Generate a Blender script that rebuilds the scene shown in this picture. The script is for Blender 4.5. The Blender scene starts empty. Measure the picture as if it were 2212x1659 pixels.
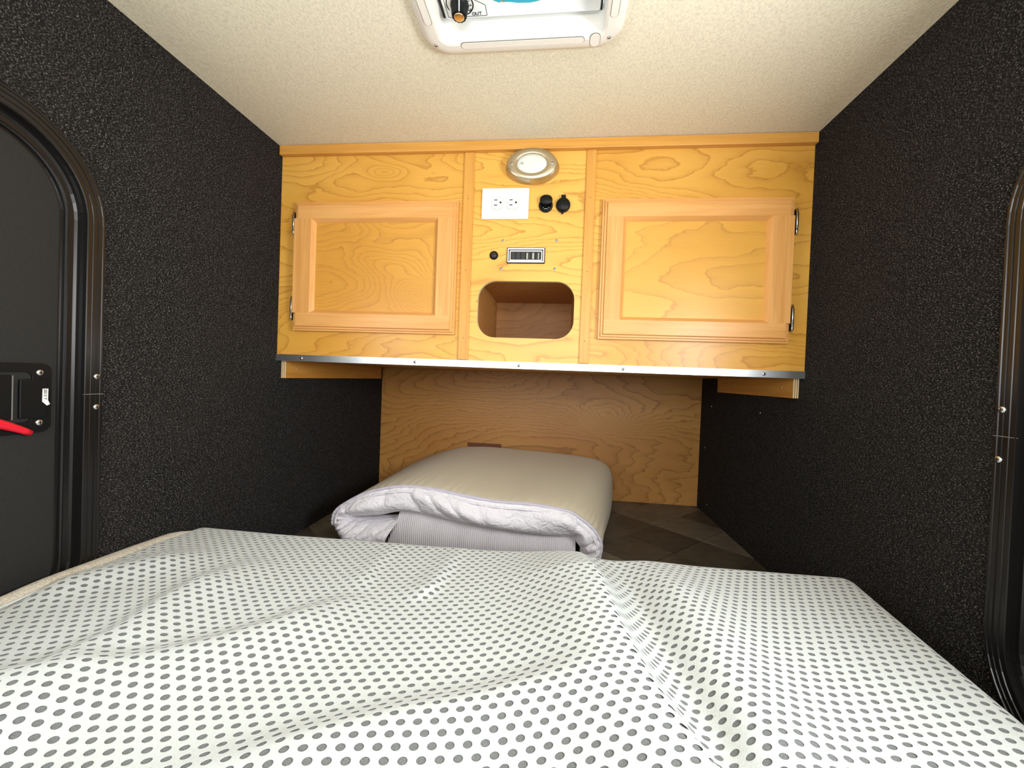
import bpy, bmesh, math, random
import numpy as np
from mathutils import Vector, Matrix
R = math.radians
random.seed(7); np.random.seed(7)
sc = bpy.context.scene
C = sc.collection

# ------------------------------------------------------------------ camera, world, light, exposure
cd = bpy.data.cameras.new('camera'); cam = bpy.data.objects.new('camera', cd); C.objects.link(cam); sc.camera = cam
cd.sensor_fit = 'HORIZONTAL'; cd.sensor_width = 36.0; cd.lens = 36.0 * 886.664 / 2212.0
cd.clip_start = 0.01
yaw, pit, rol = R(-6.1796), R(-0.8818), R(2.1385)
fw = Vector((math.sin(yaw) * math.cos(pit), math.cos(yaw) * math.cos(pit), math.sin(pit)))
rt = Vector((math.cos(yaw), -math.sin(yaw), 0)); up = rt.cross(fw)
r2 = rt * math.cos(rol) + up * math.sin(rol); u2 = up * math.cos(rol) - rt * math.sin(rol)
m = Matrix((r2, u2, -fw)).transposed().to_4x4(); m.translation = Vector((0.0866, 0, 0.4838))
cam.matrix_world = m

sc.view_settings.view_transform = 'Standard'; sc.view_settings.look = 'None'
sc.view_settings.gamma = 1.0; sc.view_settings.use_curve_mapping = False
sc.view_settings.exposure = 0.40

wd = bpy.data.worlds.new('overcast'); sc.world = wd; wd.use_nodes = True
wd.node_tree.nodes['Background'].inputs[0].default_value = (0.86, 0.93, 1.0, 1)
wd.node_tree.nodes['Background'].inputs[1].default_value = 1.0


def area(name, loc, tgt, sx, sy, power, col):
    l = bpy.data.lights.new(name, 'AREA'); l.shape = 'RECTANGLE'; l.size = sx; l.size_y = sy
    l.energy = power; l.color = col
    o = bpy.data.objects.new(name, l); C.objects.link(o); o.location = loc
    o.rotation_euler = (Vector(tgt) - Vector(loc)).to_track_quat('-Z', 'Y').to_euler()
    return o


area('window_daylight', (0.0, -1.06, 0.70), (0.0, 1.0, 0.70), 0.98, 0.50, 12.5, (1.0, 0.99, 0.97))  # lamp in the rear window added behind the camera
area('door_window_daylight', (0.705, 0.190, 0.635), (0.0, 0.30, 0.62), 0.38, 0.28, 11.5, (0.95, 0.98, 1.0))  # side light through an added, unseen window in the right door
area('door_window_daylight', (-0.705, 0.190, 0.635), (0.0, 0.30, 0.62), 0.38, 0.28, 3.0, (0.95, 0.98, 1.0))  # weaker side light, added unseen window in the left door

# ------------------------------------------------------------------ helpers
def tag(o, label=None, cat=None, group=None, kind=None):
    if label: o['label'] = label
    if cat: o['category'] = cat
    if group: o['group'] = group
    if kind: o['kind'] = kind
    return o


def world_loc(o):
    v = Vector((0, 0, 0))
    while o is not None:
        v = v + o.location; o = o.parent
    return v


class MB:
    def __init__(s):
        s.v = []; s.f = []; s.mi = []; s.sm = []

    def add(s, vs, fs, mi=0, smooth=False):
        b = len(s.v); s.v += [tuple(v) for v in vs]
        for f in fs:
            s.f.append(tuple(b + i for i in f)); s.mi.append(mi); s.sm.append(smooth)
        return s

    def box(s, a, b, mi=0):
        x0, y0, z0 = a; x1, y1, z1 = b
        return s.add([(x0, y0, z0), (x1, y0, z0), (x1, y1, z0), (x0, y1, z0), (x0, y0, z1), (x1, y0, z1), (x1, y1, z1), (x0, y1, z1)],
                     [(0, 3, 2, 1), (4, 5, 6, 7), (0, 1, 5, 4), (1, 2, 6, 5), (2, 3, 7, 6), (3, 0, 4, 7)], mi)

    def prism(s, outer, to3, d0, d1, hole=None, mi=0, mside=None):
        """outline (2-D, counter-clockwise) with an optional hole, extruded from d0 to d1; to3(p, d) places a point"""
        bm = bmesh.new()
        lo = [bm.verts.new((p[0], p[1], 0)) for p in outer]
        ed = [bm.edges.new((lo[i], lo[(i + 1) % len(lo)])) for i in range(len(lo))]
        if hole:
            lh = [bm.verts.new((p[0], p[1], 0)) for p in hole]
            ed += [bm.edges.new((lh[i], lh[(i + 1) % len(lh)])) for i in range(len(lh))]
        bmesh.ops.triangle_fill(bm, edges=ed, use_beauty=True, use_dissolve=False)
        bm.verts.index_update()
        pts = [(v.co.x, v.co.y) for v in bm.verts]; tris = [[v.index for v in f.verts] for f in bm.faces]
        bm.free()
        n = len(pts)
        vs = [to3(p, d0) for p in pts] + [to3(p, d1) for p in pts]
        s.add(vs, [tuple(t) for t in tris] + [tuple(n + i for i in t[::-1]) for t in tris], mi)
        loops = [outer] + ([hole] if hole else [])
        for L in loops:
            k = len(L)
            s.add([to3(p, d0) for p in L] + [to3(p, d1) for p in L], [(i, (i + 1) % k, k + (i + 1) % k, k + i) for i in range(k)],
                  mi if mside is None else mside)
        return s

    def lathe(s, prof, n, to3, sx=1.0, sy=1.0, mi=0, smooth=True, cap=True):
        """rings of (radius, height) about an axis; to3((a, b), h)"""
        vs = []
        for r, h in prof:
            for i in range(n):
                t = 2 * math.pi * i / n
                vs.append(to3((r * sx * math.cos(t), r * sy * math.sin(t)), h))
        fs = [(j * n + i, j * n + (i + 1) % n, (j + 1) * n + (i + 1) % n, (j + 1) * n + i) for j in range(len(prof) - 1) for i in range(n)]
        s.add(vs, fs, mi, smooth)
        if cap:
            k = (len(prof) - 1) * n
            s.add(vs[k:k + n], [tuple(range(n))], mi, False)
        return s

    def tube(s, path, r, n=8, mi=0, closed=False, smooth=True, flat=1.0):
        P = [Vector(p) for p in path]; k = len(P); vs = []; prev = None
        for i, p in enumerate(P):
            a = P[(i - 1) % k] if (closed or i) else p; b = P[(i + 1) % k] if (closed or i < k - 1) else p
            t = (b - a).normalized()
            if prev is None:
                ref = Vector((0, 0, 1)) if abs(t.z) < .9 else Vector((1, 0, 0))
                nx = (ref - t * ref.dot(t)).normalized()
            else:
                nx = (prev - t * prev.dot(t)).normalized()
            prev = nx; ny = t.cross(nx)
            rr = r[i] if isinstance(r, (list, tuple)) else r
            for j in range(n):
                w = 2 * math.pi * j / n
                vs.append(p + nx * (rr * flat * math.cos(w)) + ny * (rr * math.sin(w)))
        m_ = k if closed else k - 1
        fs = [(i * n + j, i * n + (j + 1) % n, ((i + 1) % k) * n + (j + 1) % n, ((i + 1) % k) * n + j) for i in range(m_) for j in range(n)]
        if not closed:
            fs += [tuple(range(n))[::-1], tuple((k - 1) * n + j for j in range(n))]
        return s.add(vs, fs, mi, smooth)

    def build(s, name, mats, parent=None, fix=True, uv=None):
        off = world_loc(parent) if parent is not None else Vector((0, 0, 0))
        me = bpy.data.meshes.new(name)
        me.from_pydata([(v[0] - off.x, v[1] - off.y, v[2] - off.z) for v in s.v], [], s.f)
        for m_ in (mats if isinstance(mats, (list, tuple)) else [mats]): me.materials.append(m_)
        me.polygons.foreach_set('material_index', s.mi); me.polygons.foreach_set('use_smooth', s.sm)
        if fix:
            bm = bmesh.new(); bm.from_mesh(me)
            bmesh.ops.remove_doubles(bm, verts=bm.verts, dist=1e-6)
            bmesh.ops.recalc_face_normals(bm, faces=bm.faces); bm.to_mesh(me); bm.free()
        me.update()
        o = bpy.data.objects.new(name, me); C.objects.link(o)
        if parent is not None: o.parent = parent
        return o


def empty(name, loc, label, cat, group=None):
    o = bpy.data.objects.new(name, None); C.objects.link(o); o.location = loc; o.empty_display_size = .02
    return tag(o, label, cat, group)


def rrect(x0, x1, y0, y1, r, n=8):
    out = []
    for cx, cy, a in ((x1 - r, y0 + r, -90), (x1 - r, y1 - r, 0), (x0 + r, y1 - r, 90), (x0 + r, y0 + r, 180)):
        for i in range(n + 1):
            t = R(a + 90 * i / n); out.append((cx + r * math.cos(t), cy + r * math.sin(t)))
    return out


XZ = lambda y0, s=1: (lambda p, d: (p[0], y0 + s * d, p[1]))     # outline in x, z; depth along y
YZ = lambda x0, s=1: (lambda p, d: (x0 + s * d, p[0], p[1]))     # outline in y, z; depth along x
XY = lambda z0, s=1: (lambda p, d: (p[0], p[1], z0 + s * d))     # outline in x, y; depth along z


def bevel(o, w, seg=2):
    b = o.modifiers.new('soft_edges', 'BEVEL'); b.width = w; b.segments = seg; b.limit_method = 'ANGLE'; b.angle_limit = R(40)
    return o


# ------------------------------------------------------------------ materials
class NT:
    def __init__(s, name):
        s.m = bpy.data.materials.new(name); s.m.use_nodes = True; s.t = s.m.node_tree
        s.b = s.t.nodes['Principled BSDF']

    def n(s, typ, ins=None, **kw):
        nd = s.t.nodes.new('ShaderNode' + typ)
        for k, v in kw.items(): setattr(nd, k, v)
        for k, v in (ins or {}).items(): s.set(nd.inputs[k], v)
        return nd

    def set(s, sock, v):
        if isinstance(v, bpy.types.NodeSocket): s.t.links.new(v, sock)
        else: sock.default_value = v

    def math(s, op, a, b=0.0, c=0.0):
        nd = s.t.nodes.new('ShaderNodeMath'); nd.operation = op
        for i, v in enumerate((a, b, c)): s.set(nd.inputs[i], v)
        return nd.outputs[0]

    def coords(s, scale=(1, 1, 1), loc=(0, 0, 0), rot=(0, 0, 0)):
        tc = s.n('TexCoord'); mp = s.n('Mapping', {0: tc.outputs['Object'], 1: loc, 2: rot, 3: scale})
        return mp.outputs[0]

    def ramp(s, fac, stops, interp='LINEAR'):
        nd = s.t.nodes.new('ShaderNodeValToRGB'); cr = nd.color_ramp; cr.interpolation = interp
        while len(cr.elements) < len(stops): cr.elements.new(.5)
        for e, (p, c) in zip(cr.elements, stops):
            e.position = p; e.color = tuple(c) + (1,) if len(c) == 3 else c
        s.set(nd.inputs[0], fac); return nd.outputs[0]

    def mix(s, fac, a, b, blend='MIX'):
        nd = s.t.nodes.new('ShaderNodeMix'); nd.data_type = 'RGBA'; nd.blend_type = blend
        s.set(nd.inputs[0], fac); s.set(nd.inputs[6], a); s.set(nd.inputs[7], b); return nd.outputs[2]

    def bump(s, h, strength, dist=.01):
        nd = s.n('Bump', {0: strength, 1: dist}); s.t.links.new(h, nd.inputs['Height']); s.t.links.new(nd.outputs[0], s.b.inputs['Normal'])

    def out(s, color=None, rough=None, metal=None, **kw):
        if color is not None: s.set(s.b.inputs['Base Color'], color)
        if rough is not None: s.set(s.b.inputs['Roughness'], rough)
        if metal is not None: s.set(s.b.inputs['Metallic'], metal)
        for k, v in kw.items(): s.set(s.b.inputs[k.replace('_', ' ')], v)
        return s.m


def c4(c): return (c[0], c[1], c[2], 1)


def plain(name, col, rough=.5, metal=0.0, grain=.05, gs=400, bump=0.02, spec=.5):
    t = NT(name); n = t.n('TexNoise', {'Vector': t.coords(), 'Scale': gs, 'Detail': 3})
    f = t.math('MULTIPLY_ADD', n.outputs[0], 2 * grain, 1 - grain)
    colr = t.mix(1.0, c4(col), f, 'MULTIPLY')
    if bump: t.bump(n.outputs[0], bump, .002)
    return t.out(colr, rough, metal, Specular_IOR_Level=spec)


def veneer(name, light, dark, line, loc=(0, 0, 0), freq=(1.6, 1.6, 5.0), rings=9.0, rough=.33, linew=.16, knots=()):
    """rotary-cut veneer: contour lines of a stretched noise, plus fine fibre streaks"""
    t = NT(name)
    co = t.coords(freq, loc)
    w = t.n('TexNoise', {'Vector': t.coords((14, 14, 40), loc), 'Scale': 1.0, 'Detail': 3})
    wob = t.n('VectorMath', {0: w.outputs['Color'], 1: (.10, .10, .10)}, operation='MULTIPLY')
    co2 = t.n('VectorMath', {0: co, 1: wob.outputs[0]}, operation='ADD')
    n = t.n('TexNoise', {'Vector': co2.outputs[0], 'Scale': 1.0, 'Detail': 1.5, 'Roughness': .4})
    fld = n.outputs[0]
    if knots:
        sx_ = t.n('SeparateXYZ', {0: t.coords()}); wz = t.n('SeparateXYZ', {0: w.outputs['Color']})
        for (kx, kz, ax, az, hh) in knots:
            dx_ = t.math('DIVIDE', t.math('SUBTRACT', t.math('MULTIPLY_ADD', wz.outputs[0], ax * .35, sx_.outputs[0]), kx + ax * .17), ax)
            dz_ = t.math('DIVIDE', t.math('SUBTRACT', t.math('MULTIPLY_ADD', wz.outputs[1], az * .35, sx_.outputs[2]), kz + az * .17), az)
            d2 = t.math('ADD', t.math('MULTIPLY', dx_, dx_), t.math('MULTIPLY', dz_, dz_))
            fld = t.math('MULTIPLY_ADD', t.math('DIVIDE', 1.0, t.math('ADD', d2, 1.0)), hh, fld)
    fr = t.math('FRACT', t.math('MULTIPLY', fld, rings * 3.0))
    ln = t.ramp(fr, [(0.0, (0, 0, 0)), (.55, (.12, .12, .12)), (1 - linew, (.35, .35, .35)), (1 - linew * .35, (1, 1, 1)), (1.0, (0, 0, 0))])
    big = t.n('TexNoise', {'Vector': t.coords((2.2, 2.2, 3.5), (loc[0] + 3, loc[1], loc[2])), 'Scale': 1.0, 'Detail': 2})
    fib = t.n('TexNoise', {'Vector': t.coords((25, 25, 420), loc), 'Scale': 1.0, 'Detail': 2})
    base = t.mix(t.ramp(big.outputs[0], [(.35, (0, 0, 0)), (.68, (1, 1, 1))]), c4(light), c4(dark))
    base = t.mix(t.math('MULTIPLY', ln, .75), base, c4(line))
    base = t.mix(.18, base, t.ramp(fib.outputs[0], [(.3, dark), (.7, light)]), 'MIX')
    t.bump(fib.outputs[0], .04, .002)
    return t.out(base, rough, 0.0, Specular_IOR_Level=.42)


def solidwood(name, light, dark, axis='x', loc=(0, 0, 0), rough=.35):
    t = NT(name)
    sc_ = {'x': (3, 60, 60), 'z': (60, 60, 3), 'y': (60, 3, 60)}[axis]
    n = t.n('TexNoise', {'Vector': t.coords(sc_, loc), 'Scale': 1.0, 'Detail': 4, 'Distortion': .6})
    f2 = {'x': (12, 500, 500), 'z': (500, 500, 12), 'y': (500, 12, 500)}[axis]
    k = t.n('TexNoise', {'Vector': t.coords(f2, loc), 'Scale': 1.0, 'Detail': 2})
    col = t.ramp(t.math('MULTIPLY_ADD', k.outputs[0], .3, t.math('MULTIPLY', n.outputs[0], .7)), [(.3, dark), (.62, light)])
    t.bump(k.outputs[0], .03, .002)
    return t.out(col, rough, 0.0, Specular_IOR_Level=.42)


def carpet(name):
    t = NT(name)
    a = t.n('TexNoise', {'Vector': t.coords((1, 1, 1)), 'Scale': 430, 'Detail': 3, 'Roughness': .65})
    f = t.n('TexNoise', {'Vector': t.coords((1, 1.0, 3.4), rot=(R(35), 0, 0)), 'Scale': 300, 'Detail': 2})
    b = t.n('TexNoise', {'Vector': t.coords(), 'Scale': 9, 'Detail': 3})
    h = t.math('MULTIPLY', a.outputs[0], f.outputs[0])
    col = t.ramp(h, [(.19, (.002, .002, .002)), (.25, (.009, .009, .0095)), (.31, (.040, .039, .039)), (.40, (.23, .22, .21))])
    col = t.mix(t.math('MULTIPLY', b.outputs[0], .5), col, (.028, .023, .019, 1), 'MIX')
    t.bump(h, .5, .002)
    return t.out(col, .95, 0.0, Specular_IOR_Level=.1)


def liner(name, col):
    t = NT(name)
    a = t.n('TexNoise', {'Vector': t.coords((1, .55, 1)), 'Scale': 330, 'Detail': 3, 'Roughness': .6})
    c = t.ramp(a.outputs[0], [(.3, tuple(x * .80 for x in col)), (.6, col)])
    t.bump(a.outputs[0], .35, .002)
    return t.out(c, .75, 0.0, Specular_IOR_Level=.25)


def fabric(name, col, dark, wrinkle=.0, scale=700, stripes=None, rough=.9):
    t = NT(name)
    a = t.n('TexNoise', {'Vector': t.coords(), 'Scale': scale, 'Detail': 2})
    w = t.n('TexNoise', {'Vector': t.coords((1, 1, 1)), 'Scale': 38, 'Detail': 3, 'Distortion': 1.2})
    c = t.ramp(a.outputs[0], [(.3, dark), (.6, col)])
    h = t.math('MULTIPLY_ADD', w.outputs[0], wrinkle * 10, t.math('MULTIPLY', a.outputs[0], .15))
    if stripes:
        wv = t.n('TexWave', {'Vector': t.coords(rot=(0, 0, 0)), 'Scale': stripes, 'Distortion': .8, 'Detail': 1}, bands_direction='X')
        h = t.math('ADD', h, t.math('MULTIPLY', wv.outputs[1], 1.0))
        c = t.mix(t.math('MULTIPLY', wv.outputs[1], .16), c, c4(dark))
    t.bump(h, .45, .004)
    return t.out(c, rough, 0.0, Specular_IOR_Level=.15, Sheen_Weight=.15)


def slate(name, a, b, loc):
    t = NT(name)
    n = t.n('TexNoise', {'Vector': t.coords((1, 1, 1), loc), 'Scale': 14, 'Detail': 8, 'Roughness': .65, 'Distortion': .7})
    s_ = t.n('TexNoise', {'Vector': t.coords((18, 90, 30), loc, (0, 0, R(35))), 'Scale': 1.0, 'Detail': 5})
    f = t.math('MULTIPLY_ADD', n.outputs[0], .6, t.math('MULTIPLY', s_.outputs[0], .4))
    col = t.ramp(f, [(.33, a), (.66, b)])
    t.bump(f, .25, .003)
    return t.out(col, .5, 0.0, Specular_IOR_Level=.35)


def brushed(name, col, rough=.3, stretch=(6, 400, 400)):
    t = NT(name); n = t.n('TexNoise', {'Vector': t.coords(stretch), 'Scale': 1.0, 'Detail': 3})
    c = t.ramp(n.outputs[0], [(.3, tuple(x * .86 for x in col)), (.7, col)])
    t.bump(n.outputs[0], .06, .001)
    return t.out(c, rough, 1.0)


LW, DW, GW = (.80, .435, .085), (.66, .315, .045), (.40, .15, .018)
M = dict(
    carpet=carpet('charcoal_carpet'),
    liner=liner('cream_headliner', (.86, .80, .62)),
    ven_a=veneer('veneer_left', LW, DW, GW, (1.3, 0, .45), (1.7, 1.7, 5.5), 10, knots=[(-.376, .495, .05, .018, .16)]),
    ven_b=veneer('veneer_centre', (.84, .49, .105), (.76, .40, .07), GW, (4.1, 0, 2.0), (1.2, 1.2, 6.5), 9, .33, .2),
    ven_c=veneer('veneer_right', LW, DW, GW, (7.9, 0, 3.3), (1.5, 1.5, 5.5)),
    ven_pl=veneer('veneer_door_left', (.76, .40, .075), (.64, .29, .042), (.38, .15, .03), (2.65, 0, 5.1), (3.0, 3, 5.5), 11, .36, .12, [(.115, .098, .055, .050, .42)]),
    ven_pr=veneer('veneer_door_right', (.80, .44, .09), (.70, .35, .055), (.42, .18, .04), (11.2, 0, 7.7), (2.2, 2, 5.5), 5, .36, .09),
    ven_back_shaded=veneer('veneer_back_shaded', (.58, .29, .075), (.47, .21, .045), (.20, .07, .012), (9.4, 0, 4.4), (1.3, 1.5, 3.0), 9, .42, .18, [(-.13, .55, .20, .10, .45), (.29, .34, .13, .055, .40)]),  # cabinet veneer darkened, shade under the cabinet put into its colour
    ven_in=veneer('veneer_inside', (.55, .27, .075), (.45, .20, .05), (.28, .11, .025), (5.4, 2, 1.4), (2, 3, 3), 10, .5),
    frame_x=solidwood('maple_rail', (.78, .40, .13), (.64, .28, .065), 'x', (1, 2, 3)),
    frame_z=solidwood('maple_stile', (.78, .40, .13), (.64, .28, .065), 'z', (4, 1, 2)),
    trim_x=solidwood('trim_wood_long', (.72, .36, .075), (.58, .26, .045), 'x', (2, 2, 8)),
    trim_z=solidwood('trim_wood_upright', (.72, .36, .075), (.58, .26, .045), 'z', (6, 2, 1)),
    cleat=solidwood('cleat_wood', (.62, .30, .06), (.48, .20, .035), 'y', (6, 5, 1)),
    ply=plain('plywood_edge', (.80, .63, .36), .7, 0, .12, 300),
    ply_dark=plain('plywood_dark_ply', (.36, .20, .08), .7, 0, .12, 300),
    alu=brushed('brushed_aluminium', (.78, .80, .80), .34),
    steel=plain('screw_steel', (.82, .82, .80), .22, 1.0, .05, 600, .0),
    zinc=plain('hinge_zinc', (.62, .60, .56), .25, 1.0, .08, 600, .0),
    dark=plain('dark_recess', (.008, .008, .008), .7, 0, .1, 300, 0),
    black=plain('black_plastic', (.005, .005, .005), .42, 0, .1, 500, .02, .22),
    bronze=plain('black_anodised_frame', (.008, .007, .0065), .28, 0, .1, 500, .01, .45),
    doorskin=plain('charcoal_door_skin', (.0115, .0115, .0105), .65, 0, .35, 650, .25, .4),
    white=plain('white_plastic', (.86, .86, .82), .35, 0, .02, 300, .0),
    grille=plain('vent_white_plastic', (.84, .81, .74), .42, 0, .05, 420, .12),
    ventpanel=plain('vent_panel_white', (.88, .88, .86), .4, 0, .02, 300, .0),
    ink=plain('printed_ink', (.010, .010, .010), .6, 0, .02, 300, .0),
    brass=plain('brass_insert', (.80, .56, .28), .3, 1.0, .1, 700, .03),
    nickel=plain('antique_nickel', (.56, .47, .32), .34, .9, .12, 500, .03),
    lens=plain('frosted_lens', (.72, .73, .68), .45, 0, .12, 160, .1),
    teal=plain('teal_fan', (.02, .42, .55), .45, 0, .2, 500, .1),
    red=plain('red_lever', (.72, .010, .028), .30, 0, .06, 500, .0),
    beige=fabric('beige_cover', (.80, .70, .51), (.68, .58, .40), .02, 900),
    band=fabric('white_side_band', (.86, .83, .86), (.74, .70, .74), .45, 800),
    stripe=fabric('ribbed_white_fabric', (.72, .68, .70), (.56, .52, .54), .03, 800, 55),
    piping=fabric('grey_piping', (.62, .59, .66), (.50, .47, .54), .05, 900),
    cover=fabric('white_mesh_cover', (.60, .63, .615), (.51, .54, .525), .0, 1100),
    under=fabric('grey_mesh_underlayer', (.19, .195, .195), (.085, .09, .09), .0, 1700),
    binding=fabric('beige_edge_binding', (.56, .51, .42), (.36, .32, .25), .16, 500),
    sealant=plain('cream_sealant', (.80, .77, .66), .6, 0, .05, 300, .0),
)
TILE = [slate('slate_vinyl_%d' % i, a, b, (i * 3.1, i, 0)) for i, (a, b) in enumerate([
    ((.040, .031, .028), (.105, .083, .058)), ((.055, .043, .030), (.135, .108, .078)), ((.095, .078, .056), (.24, .20, .15))])]

# ------------------------------------------------------------------ the shell
WX = .66; ZC = 1.0704; Y0, Y1 = -1.0, 1.712; YF = 1.0249; YB = 1.698
door_out = rrect(-.10, .5985, .035, .8495, .146, 12)
door_in = rrect(-.072, .571, .063, .822, .120, 12)
wall_out = [(Y0, -.03), (Y1 + .02, -.03), (Y1 + .02, ZC + .03), (Y0, ZC + .03)]
for side, x0, s in (('left', -WX, -1), ('right', WX, 1)):
    w = MB().prism(wall_out, YZ(x0, s), 0, .035, hole=door_in).build('wall_' + side, M['carpet'])
    tag(w, kind='structure')
vent_hole = rrect(-.14, .15, .42, .71, .01, 3)
tag(MB().prism([(-WX, Y0), (WX, Y0), (WX, Y1), (-WX, Y1)], XY(ZC), 0, .03, hole=vent_hole).build('ceiling', M['liner']), kind='structure')
win = rrect(-.50, .50, .45, .98, .06, 6)  # opening added behind the camera to let light in
tag(MB().prism([(-WX, -.03), (WX, -.03), (WX, ZC + .03), (-WX, ZC + .03)], XZ(Y0, -1), 0, .035, hole=win).build('wall_rear', M['carpet']), kind='structure')
tag(MB().prism(rrect(-.53, .53, .42, 1.01, .08, 6), XZ(Y0, 1), 0, .012, hole=rrect(-.485, .485, .465, .965, .05, 6)).build('added_window_1', M['bronze']), kind='structure')  # frame of the added rear window, out of view

# floor with its diagonal vinyl tiles
flo = tag(MB().box((-WX, Y0, -.03), (WX, Y1, -.0025)).build('floor', plain('tile_joint', (.21, .17, .12), .8, 0, .1, 90)), kind='structure')


def clip(poly, axis, val, keep_less):
    out = []
    for i in range(len(poly)):
        a, b = poly[i], poly[(i + 1) % len(poly)]
        ia = (a[axis] <= val) == keep_less or a[axis] == val; ib = (b[axis] <= val) == keep_less or b[axis] == val
        if ia: out.append(a)
        if ia != ib:
            t = (val - a[axis]) / (b[axis] - a[axis]); out.append(tuple(a[k] + t * (b[k] - a[k]) for k in (0, 1)))
    return out


q2 = math.sqrt(.5); TS = .158; g = .0015
for i in range(-6, 14):
    for j in range(-4, 16):
        ua, ub = 1.325 + (i - 4) * TS + g, 1.325 + (i - 3) * TS - g
        va, vb = .545 + (j - 4) * TS + g, .545 + (j - 3) * TS - g
        P = [((u - v) * q2, (u + v) * q2) for u, v in ((ua, va), (ub, va), (ub, vb), (ua, vb))]
        for ax, val, less in ((0, WX - .001, True), (0, -WX + .001, False), (1, YB - .001, True), (1, .70, False)):
            if len(P) > 2: P = clip(P, ax, val, less)
        if len(P) > 2:
            ar = abs(sum(P[k][0] * P[(k + 1) % len(P)][1] - P[(k + 1) % len(P)][0] * P[k][1] for k in range(len(P)))) / 2
            if ar > 2e-4:
                MB().prism(P, XY(0), -.0025, 0).build('tile', TILE[(i * 2 + j * 3 + (i * j) % 2) % 3], flo)

# plywood wall at the foot, behind the cabinet
wf = tag(MB().box((-WX, YB, -.03), (WX, YB + .014, ZC)).build('wall_front', M['ven_back_shaded']), kind='structure')
sl = MB().box((-.276, YB - .003, .188), (-.132, YB, .2045)).build('finger_slot', plain('slot_shadowed_wood', (.16, .05, .015), .6), wf)

# ------------------------------------------------------------------ screws (one mesh, many objects)
def screw_mesh(name, r, mat_head):
    b = MB(); ax = lambda p, h: (p[0], -h, p[1])
    b.lathe([(r, 0), (r * .98, r * .14), (r * .8, r * .34), (r * .45, r * .48), (r * .12, r * .52)], 14, ax, mi=0)
    for w, h in ((r * .62, r * .13), (r * .13, r * .62)):
        b.box((-w, -r * .56, -h), (w, -r * .40, h), 1)
    o = b.build(name, [mat_head, M['dark']]); me = o.data
    bpy.data.objects.remove(o); return me


SCREW = screw_mesh('screw_head', .0040, M['steel']); SCREW_S = screw_mesh('small_screw_head', .0026, M['steel'])
SCREW_B = screw_mesh('big_screw_head', .0046, M['steel'])


def screw(parent, pos, me=SCREW, face='y', label=None):
    o = bpy.data.objects.new('screw', me); C.objects.link(o); o.parent = parent
    o.location = Vector(pos) - world_loc(parent)
    o.rotation_euler = {'y': (0, R(random.uniform(0, 80)), 0), '+x': (0, 0, R(90)), '-x': (0, 0, R(-90)), 'down': (R(90), 0, 0)}[face]
    return o


for x, z in ((.649, .2554), (.6495, .0373), (-.6447, .2655)): screw(wf, (x, YB, z), SCREW_S)
for x, z in ((-.31, .497), (-.02, .497), (.30, .492)): screw(wf, (x, YB, z - .006), SCREW_S)
wr = bpy.data.objects['wall_right']
for y, z in ((1.641, .2434), (1.589, .405), (1.2247, .4106), (1.5915, .039)): screw(wr, (WX, y, z), SCREW_S, '-x')

# ------------------------------------------------------------------ overhead cabinet
cab = empty('overhead_cabinet', (0, YF, .507), 'honey maple overhead cabinet spanning the cabin between the dark carpeted walls', 'cabinet')
TH = .012
for nm, xa, xb, mt in (('side_face_panel', -.6595, -.155, 'ven_a'), ('side_face_panel', .155, .6595, 'ven_c')):
    MB().box((xa, YF, .508), (xb, YF + TH, 1.066)).build(nm, [M[mt]], cab)
hole = rrect(-.1195, .1225, .5835, .7255, .045, 10)
cp = MB().prism([(-.155, .508), (.155, .508), (.155, 1.066), (-.155, 1.066)], XZ(YF), 0, TH, hole=hole, mside=1).build('centre_face_panel', [M['ven_b'], M['ply']], cab)
cub = MB()
cub.box((-.135, YF + TH, .545), (-.123, YF + .36, .76)); cub.box((.126, YF + TH, .545), (.138, YF + .36, .76))
cub.box((-.123, YF + TH, .566), (.126, YF + .36, .578)); cub.box((-.123, YF + TH, .735), (.126, YF + .36, .747))
cub.box((-.123, YF + .35, .578), (.126, YF + .36, .735))
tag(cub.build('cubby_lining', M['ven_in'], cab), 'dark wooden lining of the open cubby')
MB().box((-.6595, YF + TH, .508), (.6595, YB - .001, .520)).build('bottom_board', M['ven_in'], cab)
bevel(MB().box((-.6585, YF - .015, 1.0455), (.6590, YF, 1.0695)).build('top_trim', M['trim_x'], cab), .0015)
for xa, xb in ((-.165, -.139), (.139, .1625)):
    st = bevel(MB().box((xa, YF - .005, .525), (xb, YF, 1.0455)).build('upright_trim', M['trim_z'], cab), .0012)
    for zz in (.58, .75, .93): MB().lathe([(.0011, 0), (.0009, .0003)], 8, lambda p, h, xa=xa, xb=xb, zz=zz: ((xa + xb) / 2 + p[0], YF - .005 - h, zz + p[1])).build('nail', M['dark'], st)
es = MB(); es.box((-.6615, YF - .0025, .5065), (.6625, YF, .5235)); es.box((-.6615, YF, .5065), (.6625, YF + .02, .508))
strip = tag(es.build('edge_strip', M['alu'], cab), 'bright aluminium angle along the lower edge')
for x in (-.5885, -.277, -.0085, .2457, .5697): screw(strip, (x, YF - .0025, .5145), SCREW)


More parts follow.
